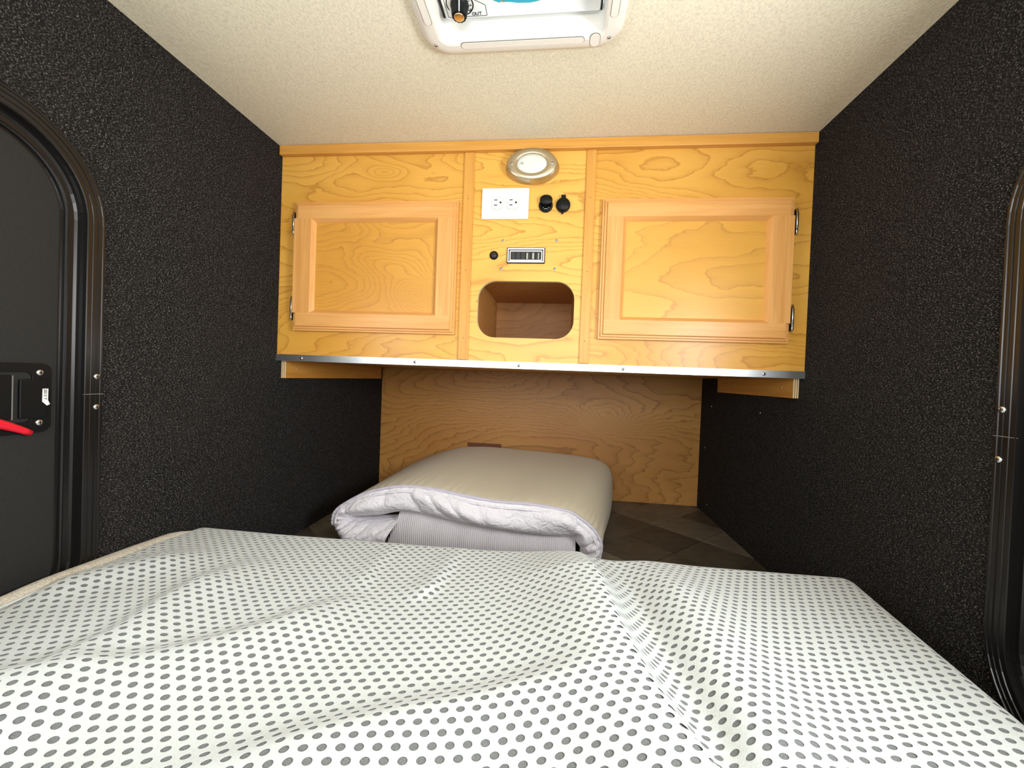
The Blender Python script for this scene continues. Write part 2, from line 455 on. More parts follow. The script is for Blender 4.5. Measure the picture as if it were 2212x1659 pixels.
def cab_door(x0, x1, z0, z1, hinge_left, panel_mat, label):
    d = tag(bpy.data.objects.new('door', None), label); C.objects.link(d); d.parent = cab
    d.location = Vector(((x0 + x1) / 2, YF, z0)) - world_loc(cab)
    sw = .0485; zt, zb = z1 - .0455, z0 + .0455; xa, xb = x0 + sw, x1 - sw
    yb, yf = YF - .001, YF - .021

    def member(name, fr, mat):
        """frame piece with the stepped outer edge and the bevelled inner edge: fr = list of (2-D outline, y) layers"""
        b = MB()
        for (P, Q, ya, yb_) in fr:
            k = len(P)
            b.add([(p[0], ya, p[1]) for p in P] + [(p[0], yb_, p[1]) for p in Q], [(i, (i + 1) % k, k + (i + 1) % k, k + i) for i in range(k)] + [tuple(range(k)), tuple(range(k, 2 * k))])
        return b.build(name, mat, d)

    def rect(a, b, c, e): return [(a, c), (b, c), (b, e), (a, e)]
    e1, e2 = .0055, .0115                                  # two steps of the outer moulding
    y1_, y2_ = YF - .012, YF - .0165
    for top in (True, False):
        za, zc = (zt, z1) if top else (z0, zb)
        def rr(ins):
            return rect(x0 + ins, x1 - ins, za if top else za + ins, zc - ins if top else zc)
        lay = [(rr(0), rr(0), yb, y1_), (rr(e1 - .001), rr(e1), y1_, y2_), (rr(e2 - .002), rr(e2), y2_, yf)]
        member('rail', lay, M['frame_x'])
        # bevelled lip towards the panel
        zi = zt if top else zb; zo = zt - .0085 if top else zb + .0085
        b = MB(); q = .0085
        b.add([(xa, yf, zi), (xb, yf, zi), (xb - q, YF - .010, zo), (xa + q, YF - .010, zo), (xa, yb, zi), (xb, yb, zi), (xb - q, yb, zo), (xa + q, yb, zo)],
              [(0, 1, 2, 3), (4, 5, 6, 7), (0, 1, 5, 4), (2, 3, 7, 6), (0, 3, 7, 4), (1, 2, 6, 5)]).build('bevelled_lip', M['frame_x'], d)
    for left in (True, False):
        a, c = (x0, xa) if left else (xb, x1)
        def rr(ins):
            return rect(a + ins if left else a, c if left else c - ins, zb, zt)
        lay = [(rr(0), rr(0), yb, y1_), (rr(e1 - .001), rr(e1), y1_, y2_), (rr(e2 - .002), rr(e2), y2_, yf)]
        if (left and hinge_left) or (not left and not hinge_left):      # plain edge on the hinge side
            lay = [(rr(0), rr(0), yb, YF - .0165), (rr(.001), rr(.002), YF - .0165, yf)]
        member('stile', lay, M['frame_z'])
        xi = xa if left else xb; xo = xa + .0085 if left else xb - .0085; q = .0085
        b = MB()
        b.add([(xi, yf, zb), (xi, yf, zt), (xo, YF - .010, zt - q), (xo, YF - .010, zb + q), (xi, yb, zb), (xi, yb, zt), (xo, yb, zt - q), (xo, yb, zb + q)],
              [(0, 1, 2, 3), (4, 5, 6, 7), (0, 1, 5, 4), (2, 3, 7, 6), (0, 3, 7, 4), (1, 2, 6, 5)]).build('bevelled_lip', M['frame_z'], d)
    MB().box((xa + .006, YF - .010, zb + .006), (xb - .006, yb, zt - .006)).build('panel', panel_mat, d)
    hx = x0 - .010 if hinge_left else x1 + .010
    sgn = 1 if hinge_left else -1
    for za, zc in ((.8395, .9005), (.6145, .678)):
        h = MB(); zm = (za + zc) / 2
        h.lathe([(.001, za), (.0034, za + .006), (.0034, za + .013), (.0030, za + .0135), (.0030, za + .016), (.0036, za + .0165), (.0036, zc - .010), (.0030, zc - .0095), (.001, zc)], 10,
                lambda p, hh: (hx + p[0], YF - .006 + p[1], hh))
        h.add([(hx - .001, YF - .0015, za), (hx + sgn * .010, YF - .0015, za + .008), (hx + sgn * .010, YF - .0015, zc - .008), (hx - .001, YF - .0015, zc),
               (hx - .001, YF, za), (hx + sgn * .010, YF, za + .008), (hx + sgn * .010, YF, zc - .008), (hx - .001, YF, zc)],
              [(0, 1, 2, 3), (4, 5, 6, 7), (0, 1, 5, 4), (1, 2, 6, 5), (2, 3, 7, 6), (3, 0, 4, 7)], 1)
        tag(h.build('hinge', [M['zinc'], M['black']], d), 'small dark metal hinge with a bright barrel')
    return d


cab_door(-.6085, -.1745, .5870, .9220, True, M['ven_pl'], 'framed maple door with a knotty panel')
cab_door(.1815, .6145, .5860, .9230, False, M['ven_pr'], 'framed maple door with a pale wavy panel')

for s, ye in ((-1, 1.66), (1, 1.507)):
    xa, xb = sorted((s * (WX - .0005), s * (WX - .0125)))
    cl = empty('plywood_cleat', (s * (WX - .006), 1.045, .4598),
               'plywood cleat running back to the plywood wall under the cabinet' if s < 0 else 'shorter plywood cleat under the cabinet, ending short of the plywood wall', 'cleat')
    MB().box((xa, 1.0455, .4598), (xb, ye, .5075)).build('board', M['cleat'], cl)
    e = MB()
    for k in range(5): e.box((xa + k * .0024, 1.0443, .4598), (xa + (k + 1) * .0024, 1.0455, .5075), k % 2 if k not in (1,) else 1)
    e.build('end_grain', [M['ply'], M['ply_dark']], cl)
    for y in ((1.0997, 1.3759, 1.6332) if s < 0 else (1.0975, 1.3665)):
        screw(cl, (s * (WX - .0125), y, .4855), SCREW_S, '+x' if s < 0 else '-x')

# ------------------------------------------------------------------ fixtures on the cabinet's centre panel
ol = empty('oval_light', (.0065, YF, 1.004), 'oval antique nickel light with a frosted lens above the white outlet', 'light')
ELL = lambda cx, cz: (lambda p, h: (cx + p[0], YF - h, cz + p[1]))
MB().lathe([(.0665, 0), (.0665, .004), (.0655, .007), (.0642, .009), (.0642, .012), (.0628, .0135), (.0628, .019), (.0610, .021), (.0600, .021)], 64, ELL(.0065, 1.004), 1.0, .615, cap=False).build('base_ring', M['nickel'], ol)
MB().lathe([(.0605, .0190), (.0605, .0245), (.0590, .0262), (.0400, .0275), (.0376, .0262), (.0366, .0225)], 64, ELL(.0065, 1.004), 1.0, .635, cap=True).build('rim', M['nickel'], ol)
MB().lathe([(.0368, .0225), (.0350, .0262), (.0250, .0278), (.0100, .0285), (.0012, .0286)], 48, ELL(.0065, 1.004), 1.0, .64).build('lens', M['lens'], ol)
MB().lathe([(.0042, .0276), (.0030, .0287)], 14, ELL(-.0165, 1.004)).build('switch_button', plain('grey_button', (.42, .43, .40), .5), ol)
for x in (-.0425, .0560): screw(ol, (x, YF - .0266, 1.004), SCREW)

ou = empty('wall_outlet', (-.058, YF, .879), 'white duplex outlet plate on the maple centre panel', 'outlet')
bevel(MB().box((-.1170, YF - .0055, .8787), (.0010, YF, .9553)).build('plate', M['white'], ou), .002, 3)
for cx in (-.0780, -.0395):
    r_ = MB(); L = []
    for i in range(40):
        t = 2 * math.pi * i / 40; L.append((cx + max(-.0138, min(.0138, .0172 * math.cos(t))), .9185 + .0172 * math.sin(t)))
    rc = r_.prism(L, XZ(YF, -1), .0045, .0070).build('receptacle', M['white'], ou)
    LL = [(cx + (x - cx) * 1.05, .9185 + (z - .9185) * 1.04) for x, z in L]
    MB().prism(LL, XZ(YF, -1), .0050, .0057).build('joint_line', plain('outlet_gap', (.45, .36, .20), .6), ou)
    sl_ = MB()
    for dz in (.0063, -.0063): sl_.box((cx - .0075, YF - .0073, .9185 + dz - .0011), (cx + .0005, YF - .0069, .9185 + dz + .0011))
    sl_.prism([(cx + .0088 + .0026 * math.cos(2 * math.pi * k / 12), .9185 + .0026 * math.sin(2 * math.pi * k / 12)) for k in range(12)], XZ(YF, -1), .0069, .0073)
    sl_.build('contact_slots', M['dark'], rc)
MB().lathe([(.0021, .0055), (.0016, .0064), (.0004, .0066)], 12, ELL(-.0588, .9185)).build('plate_screw', M['white'], ou)

sk = empty('power_socket', (.0433, YF, .898), 'black twelve volt socket with its round cap flipped up', 'socket')
MB().lathe([(.0172, 0), (.0172, .005), (.0160, .0065), (.0120, .0065), (.0112, .002), (.0004, .0015)], 32, ELL(.0433, .9125), cap=True).build('collar', M['black'], sk)
MB().lathe([(.0142, .0070), (.0155, .0085), (.0155, .0125), (.0142, .0138), (.0004, .0142)], 32, ELL(.0440, .9225), 1.0, .78).build('flip_cap', M['black'], sk)
cn = MB()
cn.box((.0362, YF - .0072, .9042), (.0382, YF - .0066, .9055)); cn.box((.0495, YF - .0072, .9044), (.0525, YF - .0066, .9057)); cn.box((.0392, YF - .0072, .9018), (.0482, YF - .0066, .9030))
cn.build('metal_contact', M['steel'], sk)
s2 = empty('power_socket', (.0858, YF, .896), 'black twelve volt socket with its tabbed cap closed', 'socket')
MB().lathe([(.0176, 0), (.0176, .004), (.0168, .0055), (.0140, .0058)], 32, ELL(.0858, .9128)).build('collar', M['black'], s2)
MB().lathe([(.0158, .0050), (.0158, .0095), (.0145, .0108), (.0004, .0112)], 32, ELL(.0858, .9128)).build('cap', M['black'], s2)
MB().box((.0808, YF - .0095, .9270), (.0918, YF - .001, .9352)).build('tab', M['black'], s2)
MB().lathe([(.0035, .002), (.0035, .009), (.0004, .0095)], 12, ELL(.0845, .8945)).build('catch', M['black'], s2)

pk = empty('push_button', (-.082, YF, .778), 'small round black button beside the silver rimmed panel', 'button')
MB().lathe([(.0108, 0), (.0108, .0025), (.0098, .0035), (.0082, .0035), (.0078, .0020)], 28, ELL(-.0821, .7890)).build('rim', M['black'], pk)
MB().lathe([(.0074, .001), (.0074, .0045), (.0060, .0055), (.0004, .0058)], 24, ELL(-.0821, .7890)).build('button_face', plain('dark_red_black', (.018, .008, .007), .5), pk)

dp_ = empty('display_panel', (-.0015, YF, .769), 'small black rectangular panel with double silver rims and slots', 'panel')
x0, x1, z0, z1 = -.0490, .0460, .7690, .8080
bevel(MB().box((x0, YF - .004, z0), (x1, YF, z1)).build('housing', M['black'], dp_), .0015)
silver = plain('bright_silver_rim', (.86, .87, .86), .3, .6, .03, 500, 0)
MB().prism(rrect(x0 + .002, x1 - .002, z0 + .002, z1 - .002, .0012, 3), XZ(YF, -1), .0035, .0054, hole=rrect(x0 + .0046, x1 - .0046, z0 + .0052, z1 - .0052, .0006, 3)).build('outer_rim', silver, dp_)
MB().prism(rrect(-.0418, .0392, .7745, .8002, .0022, 4), XZ(YF, -1), .0035, .0062, hole=rrect(-.0396, .0370, .7772, .7975, .0010, 3)).build('inner_rim', silver, dp_)
for k in range(6):
    xk = -.0385 + k * .0126
    MB().box((xk, YF - .0052, .7780), (xk + .0106, YF - .0035, .7968)).build('slot_block', plain('slot_black', (.016, .016, .014), .35, 0, .2, 900, .1), dp_)
for xk, w in ((.0003, .0034), (.0150, .0040), (.0290, .0022)):
    MB().box((xk, YF - .0056, .7792), (xk + w, YF - .0050, .7945)).build('reflection_bar', plain('painted_reflection', (.45, .44, .38), .4), dp_)  # reflections on the panel put in as pale bars
for x, z in ((-.0600, .8261), (.0728, .8263), (-.0621, .7556), (.0709, .7567)):
    screw(cp, (x, YF, z), SCREW)

def glyph(ch, size, mat, parent, mw, name='letter'):
    cu = bpy.data.curves.new(name, 'FONT'); cu.body = ch; cu.size = size; cu.extrude = .0001; cu.align_x = 'CENTER'; cu.align_y = 'CENTER'; cu.offset = size * .02
    tmp = bpy.data.objects.new(name, cu); C.objects.link(tmp)
    me = bpy.data.meshes.new_from_object(tmp.evaluated_get(bpy.context.evaluated_depsgraph_get())); bpy.data.objects.remove(tmp)
    me.materials.clear(); me.materials.append(mat); me.name = name
    o = bpy.data.objects.new(name, me); C.objects.link(o); o.parent = parent
    o.matrix_local = Matrix.Translation(-world_loc(parent)) @ mw
    return o


# ------------------------------------------------------------------ doors in the side walls
def arc_sub(loop, off):
    """inset of a rounded rectangle given as (y0, y1, z0, z1, r)"""
    y0, y1, z0, z1, r = loop; return rrect(y0 + off, y1 - off, z0 + off, z1 - off, max(r - off, .02), 14)


DL = (-.10, .5985, .035, .8495, .146)
for side, s in (('1', -1), ('2', 1)):
    x = s * WX; inn = -s
    fr = bpy.data.objects.new('door_' + side, None); C.objects.link(fr); fr.location = (x, .25, .035); tag(fr, kind='structure')
    prof = [(0.0, 0.0), (.0005, .0050), (.0020, .0062), (.0045, .0062), (.0052, .0050), (.0095, .0050), (.0100, .0062), (.0108, .0062), (.0113, .0050),
            (.0170, .0052), (.0178, .0064), (.0186, .0064), (.0192, .0054), (.0255, .0058), (.0268, .0075), (.0282, .0070), (.0290, .0020), (.0290, -.030)]
    b = MB(); k = len(arc_sub(DL, 0)); vs = []
    for o_, h in prof:
        vs += [(x + inn * h, p[0], p[1]) for p in arc_sub(DL, o_)]
    b.add(vs, [(j * k + i, j * k + (i + 1) % k, (j + 1) * k + (i + 1) % k, (j + 1) * k + i) for j in range(len(prof) - 1) for i in range(k)], 0, False)
    fo = b.build('door_frame', M['bronze'], fr)
    # joint in the frame, a hairline between its two halves, and the screws beside it
    MB().box((x + inn * .0040, .5700, .4318), (x + inn * .0068, .5982, .4326)).build('frame_joint', plain('joint_line', (.20, .19, .17), .5), fr)
    for y, z in (((.5893, .4606), (.5895, .4112)) if s < 0 else ((.5898, .4662), (.5910, .4020))):
        screw(fr, (x + inn * .0052, y, z), SCREW_B, '+x' if s < 0 else '-x')
    # closed leaf: rubber seal, stepped edge and flat charcoal skin around a window added out of view for light
    rings = [(.0285, -.004), (.0340, -.003), (.0365, -.006), (.0440, -.007), (.0455, -.003), (.0480, -.0015), (.0500, -.003), (.0505, -.0075), (.0560, -.0080)]
    vs = []
    for o_, h in rings: vs += [(x + inn * h, p[0], p[1]) for p in arc_sub(DL, o_)]
    lf = MB().add(vs, [(j * k + i, j * k + (i + 1) % k, (j + 1) * k + (i + 1) % k, (j + 1) * k + i) for j in range(len(rings) - 1) for i in range(k)])
    lf.build('leaf_edge', M['bronze'], fr)
    MB().prism(arc_sub(DL, .0545), YZ(x, inn), -.030, -.0075, hole=rrect(-.005, .380, .495, .775, .05, 6)).build('door_leaf', M['doorskin'], fr)
    if s < 0:
        # latch
        la = empty('door_latch', (x + inn * -.0075, .47, .379), 'black door latch plate with a red lever and white sticker on the closed door', 'latch')
        xs = x + inn * -.0075
        bevel(MB().prism(rrect(.395, .5360, .3780, .4790, .012, 6), YZ(xs, inn), 0, .004, hole=rrect(.414, .5130, .3945, .4660, .008, 4)).build('latch_plate', M['black'], la), .0012)
        cup = MB(); cup.prism(rrect(.413, .5140, .3935, .4670, .008, 4), YZ(xs, inn), .0003, .0016); cup.build('recess', M['dark'], la)
        MB().prism(rrect(.418, .4900, .3990, .4620, .004, 3), YZ(xs, inn), .0016, .0065).build('paddle', M['black'], la)
        MB().box((xs + inn * .0066, .4890, .3990), (xs + inn * .0058, .4905, .4610)).build('paddle_edge', plain('pale_edge', (.16, .155, .13), .4), la)  # paler strip along the paddle edge
        bevel(MB().prism([(.4980, .4000), (.5300, .4000), (.5300, .4560), (.4980, .4560)], YZ(xs, inn), .0030, .0062).build('strike_block', M['black'], la), .002)
        stk = MB().prism([(.5232, .4230), (.5290, .4170), (.5325, .4190), (.5300, .4250), (.5302, .4420), (.5235, .4420)], YZ(xs, inn), .0062, .0065).build('sticker', M['white'], la)
        for ch, zz in (('2', .4400), ('5', .4378), ('3', .4356), ('0', .4318), ('Y', .4272)):
            glyph(ch, .0048, M['ink'], stk, Matrix.Translation((xs + inn * .00665, .5266, zz)) @ Matrix(((0, 0, 1, 0), (0, 1, 0, 0), (-1, 0, 0, 0), (0, 0, 0, 1))))
        for z in (.4655, .3925): screw(la, (xs + inn * .004, .5217, z), SCREW_B, '+x')
        lv = MB(); P = []
        for i in range(13):
            t = i / 12; y = .425 + t * .0835; z = .408 - .004 * t - .0265 * t ** 1.6 + .0015
            P.append((xs + inn * (.0110 - .002 * t), y, z))
        lv.tube(P, [.0085 - .0045 * (i / 12) ** 1.3 for i in range(13)], 12, flat=1.05)
        tag(lv.build('lever', M['red'], la), 'bright red tapered lever')

# ------------------------------------------------------------------ roof vent
vt = empty('roof_vent', (.005, .565, ZC), 'white square roof vent with a black knob and teal fan in the cream ceiling', 'vent')
cx, cy, hw = .0045, .5650, .1690
ZL = ZC - .013
prof = [(0, 0), (.0008, .0040), (.0045, .0092), (.0110, .0120), (.0180, .0130), (.0270, .0130), (.0310, .0118), (.0325, .0085), (.0345, -.030)]
k = len(rrect(-1, 1, -1, 1, .1, 12)); vs = []
for o_, h in prof:
    vs += [(p[0], p[1], ZC - h) for p in rrect(cx - hw + o_, cx + hw - o_, cy - hw + o_, cy + hw - o_, max(.046 - o_ * .9, .010), 12)]
MB().add(vs, [(j * k + i, j * k + (i + 1) % k, (j + 1) * k + (i + 1) % k, (j + 1) * k + i) for j in range(5) for i in range(k)], 0, True).add(vs, [(j * k + i, j * k + (i + 1) % k, (j + 1) * k + (i + 1) % k, (j + 1) * k + i) for j in range(5, len(prof) - 1) for i in range(k)], 0, False).build('garnish', M['grille'], vt, fix=False)


def pill(x0, x1, y0, y1, name, raised):
    r_ = min(x1 - x0, y1 - y0) / 2 - 1e-5
    g_ = MB().prism(rrect(x0 - .0009, x1 + .0009, y0 - .0009, y1 + .0009, r_ + .0009, 8), XY(ZL, -1), -.001, .0002).build(name + '_groove', plain('groove_grey', (.22, .20, .16), .7), vt)
    return MB().prism(rrect(x0, x1, y0, y1, r_, 8), XY(ZL, -1), -.001, raised).build(name, M['grille'], vt)


pill(-.1005, .1105, .7015, .7135, 'long_pad', .0008)
pill(.1205, .1365, .6960, .7215, 'short_pad', .0008)
pill(-.1500, -.1385, .48, .6620, 'side_pad', .0008); pill(.1485, .1600, .48, .6660, 'side_pad', .0008)
for x, y in ((-.1445, .7040), (.1515, .7055), (-.1445, .426), (.1515, .426)):
    hb = MB().lathe([(.0030, 0.0001), (.0030, .0003)], 14, lambda p, h, x=x, y=y: (x + p[0], y + p[1], ZL - h)).build('screw_hole', M['dark'], vt)
    screw(vt, (x, y, ZL - .0003), SCREW_S, 'down')
ZP = 1.090
fan_c = (.0045, .565); fr_ = .106
pan = MB().prism(rrect(-.1235, .1335, .4400, .6900, .004, 3), XY(ZP), 0, .0015,
                 hole=[(fan_c[0] + fr_ * math.cos(2 * math.pi * i / 72), fan_c[1] + fr_ * math.sin(2 * math.pi * i / 72)) for i in range(72)]).build('control_panel', M['ventpanel'], vt)
MB().prism(rrect(-.134, .1440, .4300, .7005, .004, 3), XY(1.122), 0, .004).build('vent_lid', M['grille'], vt)
MB().prism(rrect(-.1285, -.1240, .4400, .6890, .001, 2), XY(ZP + .001), 0, .004).build('panel_gap_shade', M['dark'], vt)  # dark strips stand in for the shaded gaps beside the panel
MB().prism(rrect(.1340, .1372, .4400, .6910, .001, 2), XY(ZP + .001), 0, .004).build('panel_gap_shade', M['dark'], vt)
fan = MB(); NB = 10
for i in range(NB):
    a0 = 2 * math.pi * i / NB; vs = []; W_ = 2 * math.pi / NB * 1.12
    for jr in range(5):
        rr_ = .026 + (.1052 - .026) * jr / 4
        for jt in range(5):
            a = a0 + W_ * jt / 4; vs.append((fan_c[0] + rr_ * math.cos(a), fan_c[1] + rr_ * math.sin(a), ZP - .0008 + .005 * jt / 4))
    n0 = len(vs); vs += [(v[0], v[1], v[2] + .0012) for v in vs]
    q = [(r_ * 5 + c_, r_ * 5 + c_ + 1, r_ * 5 + c_ + 6, r_ * 5 + c_ + 5) for r_ in range(4) for c_ in range(4)]
    fan.add(vs, q + [tuple(n0 + v for v in f[::-1]) for f in q], 0, True)
fan.lathe([(.028, 0), (.028, .014)], 32, lambda p, h: (fan_c[0] + p[0], fan_c[1] + p[1], ZP + .016 - h))
tag(fan.build('fan', M['teal'], vt), 'teal fan wheel behind the round opening')
# printed dial, lettering and knob
kc = (-.0945, .6640)
dl = MB()


def band_ink(b, pts, w, z=ZP):
    for a, c in zip(pts[:-1], pts[1:]):
        d = Vector((c[0] - a[0], c[1] - a[1])); n_ = Vector((-d.y, d.x)).normalized() * w / 2; e_ = d.normalized() * w * .3
        P = [(a[0] - e_.x + n_.x, a[1] - e_.y + n_.y), (a[0] - e_.x - n_.x, a[1] - e_.y - n_.y), (c[0] + e_.x - n_.x, c[1] + e_.y - n_.y), (c[0] + e_.x + n_.x, c[1] + e_.y + n_.y)]
        b.prism(P, XY(z, -1), .00005, .00025)


arc = lambda a0, a1, r_: [(kc[0] + r_ * math.cos(R(a0 + (a1 - a0) * i / 18)), kc[1] + r_ * .95 * math.sin(R(a0 + (a1 - a0) * i / 18))) for i in range(19)]
band_ink(dl, arc(65, -60, .0218), .0020); band_ink(dl, arc(155, 240, .0218), .0016)
band_ink(dl, [(-.1190, .640), (-.1188, .6865), (-.1170, .6873), (-.0540, .6873), (-.0528, .6862), (-.0528, .6690), (-.0545, .6668), (-.0720, .6560), (-.0800, .6480)], .0009)
dial = dl.build('dial_print', M['ink'], vt)


def ceiling_text(ch, x, y, size, rz=0):
    glyph(ch, size, M['ink'], dial, Matrix.Translation((x, y, ZP - .0003)) @ Matrix.Rotation(R(rz), 4, 'Z') @ Matrix.Rotation(R(180), 4, 'X'))


[ceiling_text(ch, -.0748 + i * .0056, .6832 - i * .0002, .0078, 2) for i, ch in enumerate('OUT')]; ceiling_text('2', -.0785, .6672, .0078, 75); ceiling_text('3', -.0800, .6755, .0078, 55); ceiling_text('1', -.0798, .6590, .0078, 95)
KN = lambda p, h: (kc[0] + p[0], kc[1] + p[1], ZP - h)
kb = MB(); prof = [(.0150, .0004), (.0150, .004), (.0135, .006), (.0122, .018), (.0116, .0205), (.0095, .0212)]
nk = 48; vs = []
for r_, h in prof:
    for i in range(nk):
        t = 2 * math.pi * i / nk; rr_ = r_ * (1 + (.035 if (i // 2) % 2 else -.02) * (h > .005)); vs.append(KN((rr_ * math.cos(t), rr_ * math.sin(t)), h))
kb.add(vs, [(j * nk + i, j * nk + (i + 1) % nk, (j + 1) * nk + (i + 1) % nk, (j + 1) * nk + i) for j in range(len(prof) - 1) for i in range(nk)] + [tuple((len(prof) - 1) * nk + i for i in range(nk))])
kno = tag(kb.build('knob', M['black'], vt), 'fluted black knob with a brass centre')
MB().lathe([(.0082, .0205), (.0082, .0218), (.0070, .0224), (.0004, .0226)], 28, KN).build('brass_insert', M['brass'], kno)
pl = MB(); pl.add([KN((.0020, -.0142), .004), KN((.0036, -.0142), .004), KN((.0034, -.0108), .0212), KN((.0020, -.0108), .0212), KN((.0020, -.0152), .004), KN((.0036, -.0152), .004), KN((.0034, -.0124), .0208), KN((.0020, -.0124), .0208)],
       [(0, 1, 2, 3), (4, 5, 6, 7), (0, 1, 5, 4), (2, 3, 7, 6), (1, 2, 6, 5), (0, 3, 7, 4)])
pl.build('pointer_line', M['white'], kno)

# ------------------------------------------------------------------ mattress under its perforated white mesh cover
ZM = .152; RM = .034
XL, YM0, YM1 = -.652, -.93, .792


def xr_edge(y): return np.where(y > .40, .628 - (.80 - y) * .14, .572)


def seg_dist(x, y, poly):
    """distance to a polyline and the signed side (positive to its left)"""
    best = np.full(x.shape, 9.0); side = np.zeros(x.shape); tt = np.zeros(x.shape); n_ = len(poly) - 1
    for i, (a, b) in enumerate(zip(poly[:-1], poly[1:])):
        dx, dy = b[0] - a[0], b[1] - a[1]; L2 = dx * dx + dy * dy
        t = np.clip(((x - a[0]) * dx + (y - a[1]) * dy) / L2, 0, 1)
        px, py = x - a[0] - t * dx, y - a[1] - t * dy; d = np.hypot(px, py)
        s_ = np.sign(dx * (y - a[1]) - dy * (x - a[0])); m_ = d < best
        best = np.where(m_, d, best); side = np.where(m_, s_, side); tt = np.where(m_, (i + t) / n_, tt)
    return best, side, tt


FOLDS = [  # polyline, height, width on its left side, width on its right side
    ([(.132, .80), (.138, .70), (.157, .62), (.166, .52), (.181, .43), (.198, .366), (.216, .322), (.26, .20), (.31, .05)], .040, .026, .100),
    ([(.262, .80), (.282, .66), (.294, .54), (.298, .45), (.296, .38), (.30, .2)], .014, .060, .032),
    ([(.200, .80), (.222, .66), (.232, .55), (.242, .45), (.250, .37), (.28, .2)], -.012, .026, .022),
    ([(-.50, .665), (-.555, .590), (-.600, .535), (-.63, .47)], .012, .035, .035),
    ([(-.400, .66), (-.422, .575), (-.425, .50), (-.415, .435), (-.43, .37), (-.50, .28)], .016, .050, .028),
    ([(-.175, .585), (-.215, .528), (-.250, .474), (-.300, .425), (-.360, .378), (-.43, .345), (-.56, .30)], .015, .060, .028),
    ([(.16, .440), (.09, .414), (.015, .386), (-.040, .366), (-.090, .342), (-.16, .305), (-.26, .26)], .014, .050, .028),
    ([(-.080, .80), (-.088, .70), (-.094, .62), (-.118, .575)], .007, .012, .030),
    ([(-.205, .80), (-.212, .68), (-.200, .58)], .005, .012, .028),
    ([(-.55, .36), (-.45, .318), (-.33, .30)], .009, .04, .025),
    ([(.42, .44), (.44, .36), (.45, .25)], .006, .04, .03),
]


def surf(u, v):
    """point of the cover over plan coordinates (u, v); past the edge it rolls over and drops down the side"""
    u = np.asarray(u, float); v = np.asarray(v, float)
    xr = xr_edge(np.minimum(v, YM1)) - RM; xl = XL + RM; y1 = YM1 - RM; y0 = YM0 + RM
    cu = np.clip(u, xl, xr); cv = np.clip(v, y0, y1)
    rc = .045                                                     # rounded corners in plan
    sx, sy = u - cu, v - cv; s_ = np.hypot(sx, sy); sd = np.maximum(s_, 1e-9)
    th = np.minimum(s_ / RM, math.pi / 2)
    hor = RM * np.sin(th); drop = np.minimum(RM * (1 - np.cos(th)) + np.maximum(0, s_ - RM * math.pi / 2), ZM - .006)
    x = cu + hor * sx / sd; y = cv + hor * sy / sd
    z = np.full(x.shape, ZM)
    tilt = .007 * np.clip((x + .45) / 1.0, 0, 1)
    for poly, h, wl, wr_ in FOLDS:
        d, sg, tt = seg_dist(x, y, poly)
        w_ = np.where(sg > 0, wl, wr_)
        z = z + h * np.exp(-(d / w_) ** 2) * np.clip(np.minimum(1.0, 4 * (1 - tt)), 0, 1) * (1.0 if poly[0][1] > .78 else np.clip(4 * tt, 0, 1))
    z = z + .0035 * np.sin(9 * x + 3.1 * y + .6) * np.sin(7 * y - 2 * x) + .010 * np.clip((-.45 - x) / .2, 0, 1) * np.clip((y - .35) / .25, 0, 1)
    edge = np.clip(1 - s_ / (RM * 1.5), 0, 1)
    z = ZM + (z - ZM) * edge * np.clip((y1 + RM - y) / .14, 0.0, 1) ** .8 + tilt - drop
    return np.stack([x, y, z], -1)


mat_ = empty('mattress', (0, -.05, 0), 'mattress in a white perforated mesh cover lying between the carpeted walls', 'mattress')
off = np.array([0, -.05, 0])
A_, B_, TILT = .0152, .0105, R(11)
ct, st_ = math.cos(TILT), math.sin(TILT)
PIV = (0.0, .42)


def plan(p, q):   # lattice -> plan
    return PIV[0] + ct * p - st_ * q, PIV[1] + st_ * p + ct * q


NI, NJ = 62, 128      # half extents in cells
J0, J1 = -68, 58
I0, I1 = -60, 60
SMAX = RM * math.pi / 2 + .115
rows = np.arange(J0, J1); cols = np.arange(I0, I1)
# shared vertices: row boundaries at half steps, and mid-height points between neighbours
hi = np.arange(2 * I0 - 1, 2 * I1 + 2); bj = np.arange(J0, J1 + 1)
HP, BJ = np.meshgrid(hi * A_ / 2, bj * B_, indexing='xy')
bu, bv = plan(HP, BJ)
MP, MJ = np.meshgrid(hi * A_ / 2, (rows + .5) * B_, indexing='xy')
mu, mv = plan(MP, MJ)
nh = len(hi); nB = bu.size; nM = mu.size
lat_uv = np.concatenate([np.stack([bu.ravel(), bv.ravel()], -1), np.stack([mu.ravel(), mv.ravel()], -1)])
cells = []; NE = 16; ang = np.arange(NE) * 2 * math.pi / NE + math.pi
ex, ey = 0.0042 * np.cos(ang), .0033 * np.sin(ang)
CI, CJ = np.meshgrid(cols, rows)
par = (CJ % 2)
cxp = (2 * CI + 1 + par) * A_ / 2; cyp = (CJ + .5) * B_
cu_, cv_ = plan(cxp, cyp)
xr_ = xr_edge(np.minimum(cv_, YM1)) - RM
ss = np.hypot(cu_ - np.clip(cu_, XL + RM, xr_), cv_ - np.clip(cv_, YM0 + RM, YM1 - RM))
keep = (ss < SMAX) & (cv_ > -.20)
ci, cj, pr_ = CI[keep], CJ[keep], par[keep]; px_, py_ = cxp[keep], cyp[keep]; nc = len(ci)
eu, ev = plan(px_[:, None] + ex[None], py_[:, None] + ey[None])
i0 = 2 * ci + pr_ - hi[0]; jr = cj - J0
bidx = lambda j, i: j * nh + i
midx = lambda j, i: nB + j * nh + i
